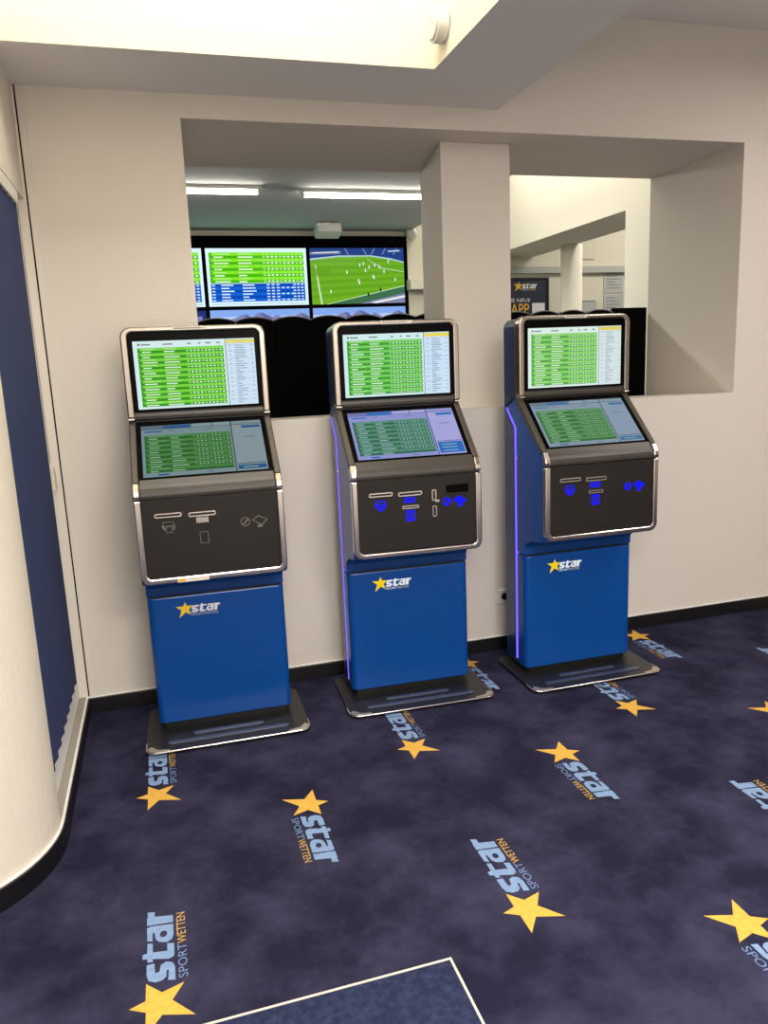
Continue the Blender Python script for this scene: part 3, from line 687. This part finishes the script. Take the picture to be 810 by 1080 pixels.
def mountains(b, fn):
    rect(b, fn, 0, 1, 0, 1, 0, 0); rect(b, fn, 0, 1, 0, 0.88, 1, 1)
    P = lambda pts, l, mi: b.flat([pts], lambda u, v: fn(u, v, l), mi)
    P([(0, 0.70), (0.08, 0.74), (0.17, 0.82), (0.25, 0.86), (0.33, 0.92), (0.37, 0.91), (0.41, 0.85), (0.47, 0.935), (0.52, 0.94), (0.58, 0.89), (0.62, 0.86), (0.66, 0.895), (0.70, 0.87), (0.76, 0.80), (0.82, 0.83), (0.88, 0.90), (0.92, 0.93), (1, 0.86), (1, 0), (0, 0)], 2, 2)
    P([(0.33, 0.92), (0.36, 0.86), (0.34, 0.80), (0.38, 0.74), (0.45, 0.76), (0.41, 0.85), (0.37, 0.91)], 3, 3)
    P([(0.49, 0.938), (0.53, 0.87), (0.52, 0.8), (0.6, 0.78), (0.62, 0.86), (0.58, 0.89), (0.52, 0.94)], 3, 3)
    P([(0.91, 0.925), (0.94, 0.85), (0.98, 0.82), (1, 0.86)], 3, 3)
def logo_screen(b, fn):
    rect(b, fn, 0, 1, 0, 1, 0, 4); rect(b, fn, 0.86, 0.96, 0.80, 0.90, 1, 2)
def monitor(ix, row, draw, mats, label):
    x0 = PX[ix]; H = 0.612
    z1 = 2.888 - row * (H + 0.004); z0 = z1 - H
    r_ = empty('wall_monitor', (x0 + PW / 2, YF - 0.03, z0)); tag(r_, label, 'monitor', 'monitors of the video wall')
    b = MB(); b.box(-PW / 2 + 0.002, PW / 2 - 0.002, -0.08, -0.001, 0.002, H - 0.002); bz = b.build('housing', BLACK, r_)
    b = MB(); fn = plane_fn((-PW / 2 + 0.02, -0.0805, 0.018), (PW - 0.04, 0, 0), (0, 0, H - 0.034), (0, -1, 0)); draw(b, fn); b.build('screen', mats, r_)
monitor(0, 0, table, TW, 'wall monitor cut off by left edge of opening, showing a green odds table')
monitor(1, 0, table, TW, 'wall monitor showing an odds table with green rows above blue rows')
monitor(2, 0, football, FT, 'wall monitor showing a football match on a green pitch')
monitor(0, 1, logo_screen, MT, 'dark blue lower wall monitor at the left edge of the opening')
monitor(1, 1, mountains, MT, 'lower wall monitor showing mountains, under the odds table')
monitor(2, 1, mountains, MT, 'lower wall monitor showing mountains, under the football match')

# ------------------------------------------------------------------ poster and notices on the far wall
po = empty('framed_poster', (4.28, YF, 1.6)); tag(po, 'navy framed poster with gold star logo and yellow APP lettering on the far wall', 'poster')
PH0, PH1 = 0.15, 0.955
b = MB(); ol = [(-0.36, PH0), (0.30, PH0), (0.30, PH1), (-0.36, PH1)]
b.box(-0.36, 0.30, -0.025, 0.0, PH1 - 0.02, PH1); b.box(-0.36, 0.30, -0.025, 0, PH0, PH0 + 0.02); b.box(-0.36, -0.34, -0.025, 0, PH0 + 0.02, PH1 - 0.02); b.box(0.28, 0.30, -0.025, 0, PH0 + 0.02, PH1 - 0.02)
b.build('frame', mat('poster_frame', (60, 62, 72), 0.4, metal=0.5), po)
NVY = mat('poster_navy', (30, 34, 58), 0.5); PYEL = mat('poster_yellow', (232, 180, 50), 0.5); PWHT = mat('poster_white', (222, 222, 226), 0.5)
b = MB(); b.box(-0.34, 0.28, -0.012, 0.0, PH0 + 0.02, PH1 - 0.02, 0)
logo(b, lambda u, v, h: (-0.10 + u, -0.0135 - h, 0.855 + v), 0.00064, 1, 2, 2, 1)
F = lambda u, v: (u, -0.0135, v)
add_text(b, 'DIE NEUE', -0.24, 0.06, 0.68, 0.72, F, 2)
add_text(b, 'APP', -0.19, 0.045, 0.535, 0.66, F, 1)
b.prism([(0.085, 0.40), (0.25, 0.40), (0.25, 0.665), (0.085, 0.665)], -0.0125, -0.0135, 'y', 2)
b.build('print', [NVY, PYEL, PWHT], po)
nt_m = mat('notice_grey', (176, 178, 176), 0.7); nt_p = mat('notice_print', (110, 112, 116), 0.7)
def notice(x, z, w, hh, label):
    r_ = empty('notice_sheet', (x, YF, z)); tag(r_, label, 'notice', 'notices on the far wall')
    b = MB(); b.box(-w / 2, w / 2, -0.008, 0, -hh / 2, hh / 2, 0)
    for i in range(6): b.box(-w * 0.36, w * (0.1 + 0.25 * ((i * 7) % 3) / 2), -0.009, -0.008, hh * (0.34 - 0.13 * i), hh * (0.37 - 0.13 * i), 1)
    b.build('sheet', [nt_m, nt_p], r_)
notice(5.46, 2.50, 0.27, 0.27, 'pale printed notice sheet high on the far wall, right of the column')
notice(5.46, 2.20, 0.27, 0.30, 'pale printed notice sheet below another one, right of the column')
notice(5.70, 2.36, 0.17, 0.58, 'tall narrow notice sheet at the pier edge on the far wall')
hp = empty('wall_hatch', (5.06, YF, 2.86)); tag(hp, 'white square access hatch in the far wall beside the round column', 'hatch')
b = MB(); b.box(-0.12, 0.12, -0.012, 0, -0.10, 0.10); b.build('door', FARWALL, hp, 0.003)
b = MB(); b.box(-0.128, 0.128, -0.006, 0, -0.108, 0.108); b.build('frame', GREYWALL, hp)
lb = empty('leaflet_box', (5.10, YF, 2.1)); tag(lb, 'small grey leaflet box on the far wall beside the round column', 'box')
b = MB(); b.box(-0.11, 0.10, -0.07, 0, -0.2, 0.16); b.build('holder', GREYWALL, lb, 0.004)
b = MB(); b.box(-0.09, 0.08, -0.06, -0.01, 0.16, 0.175); b.build('leaflets', nt_p, lb)
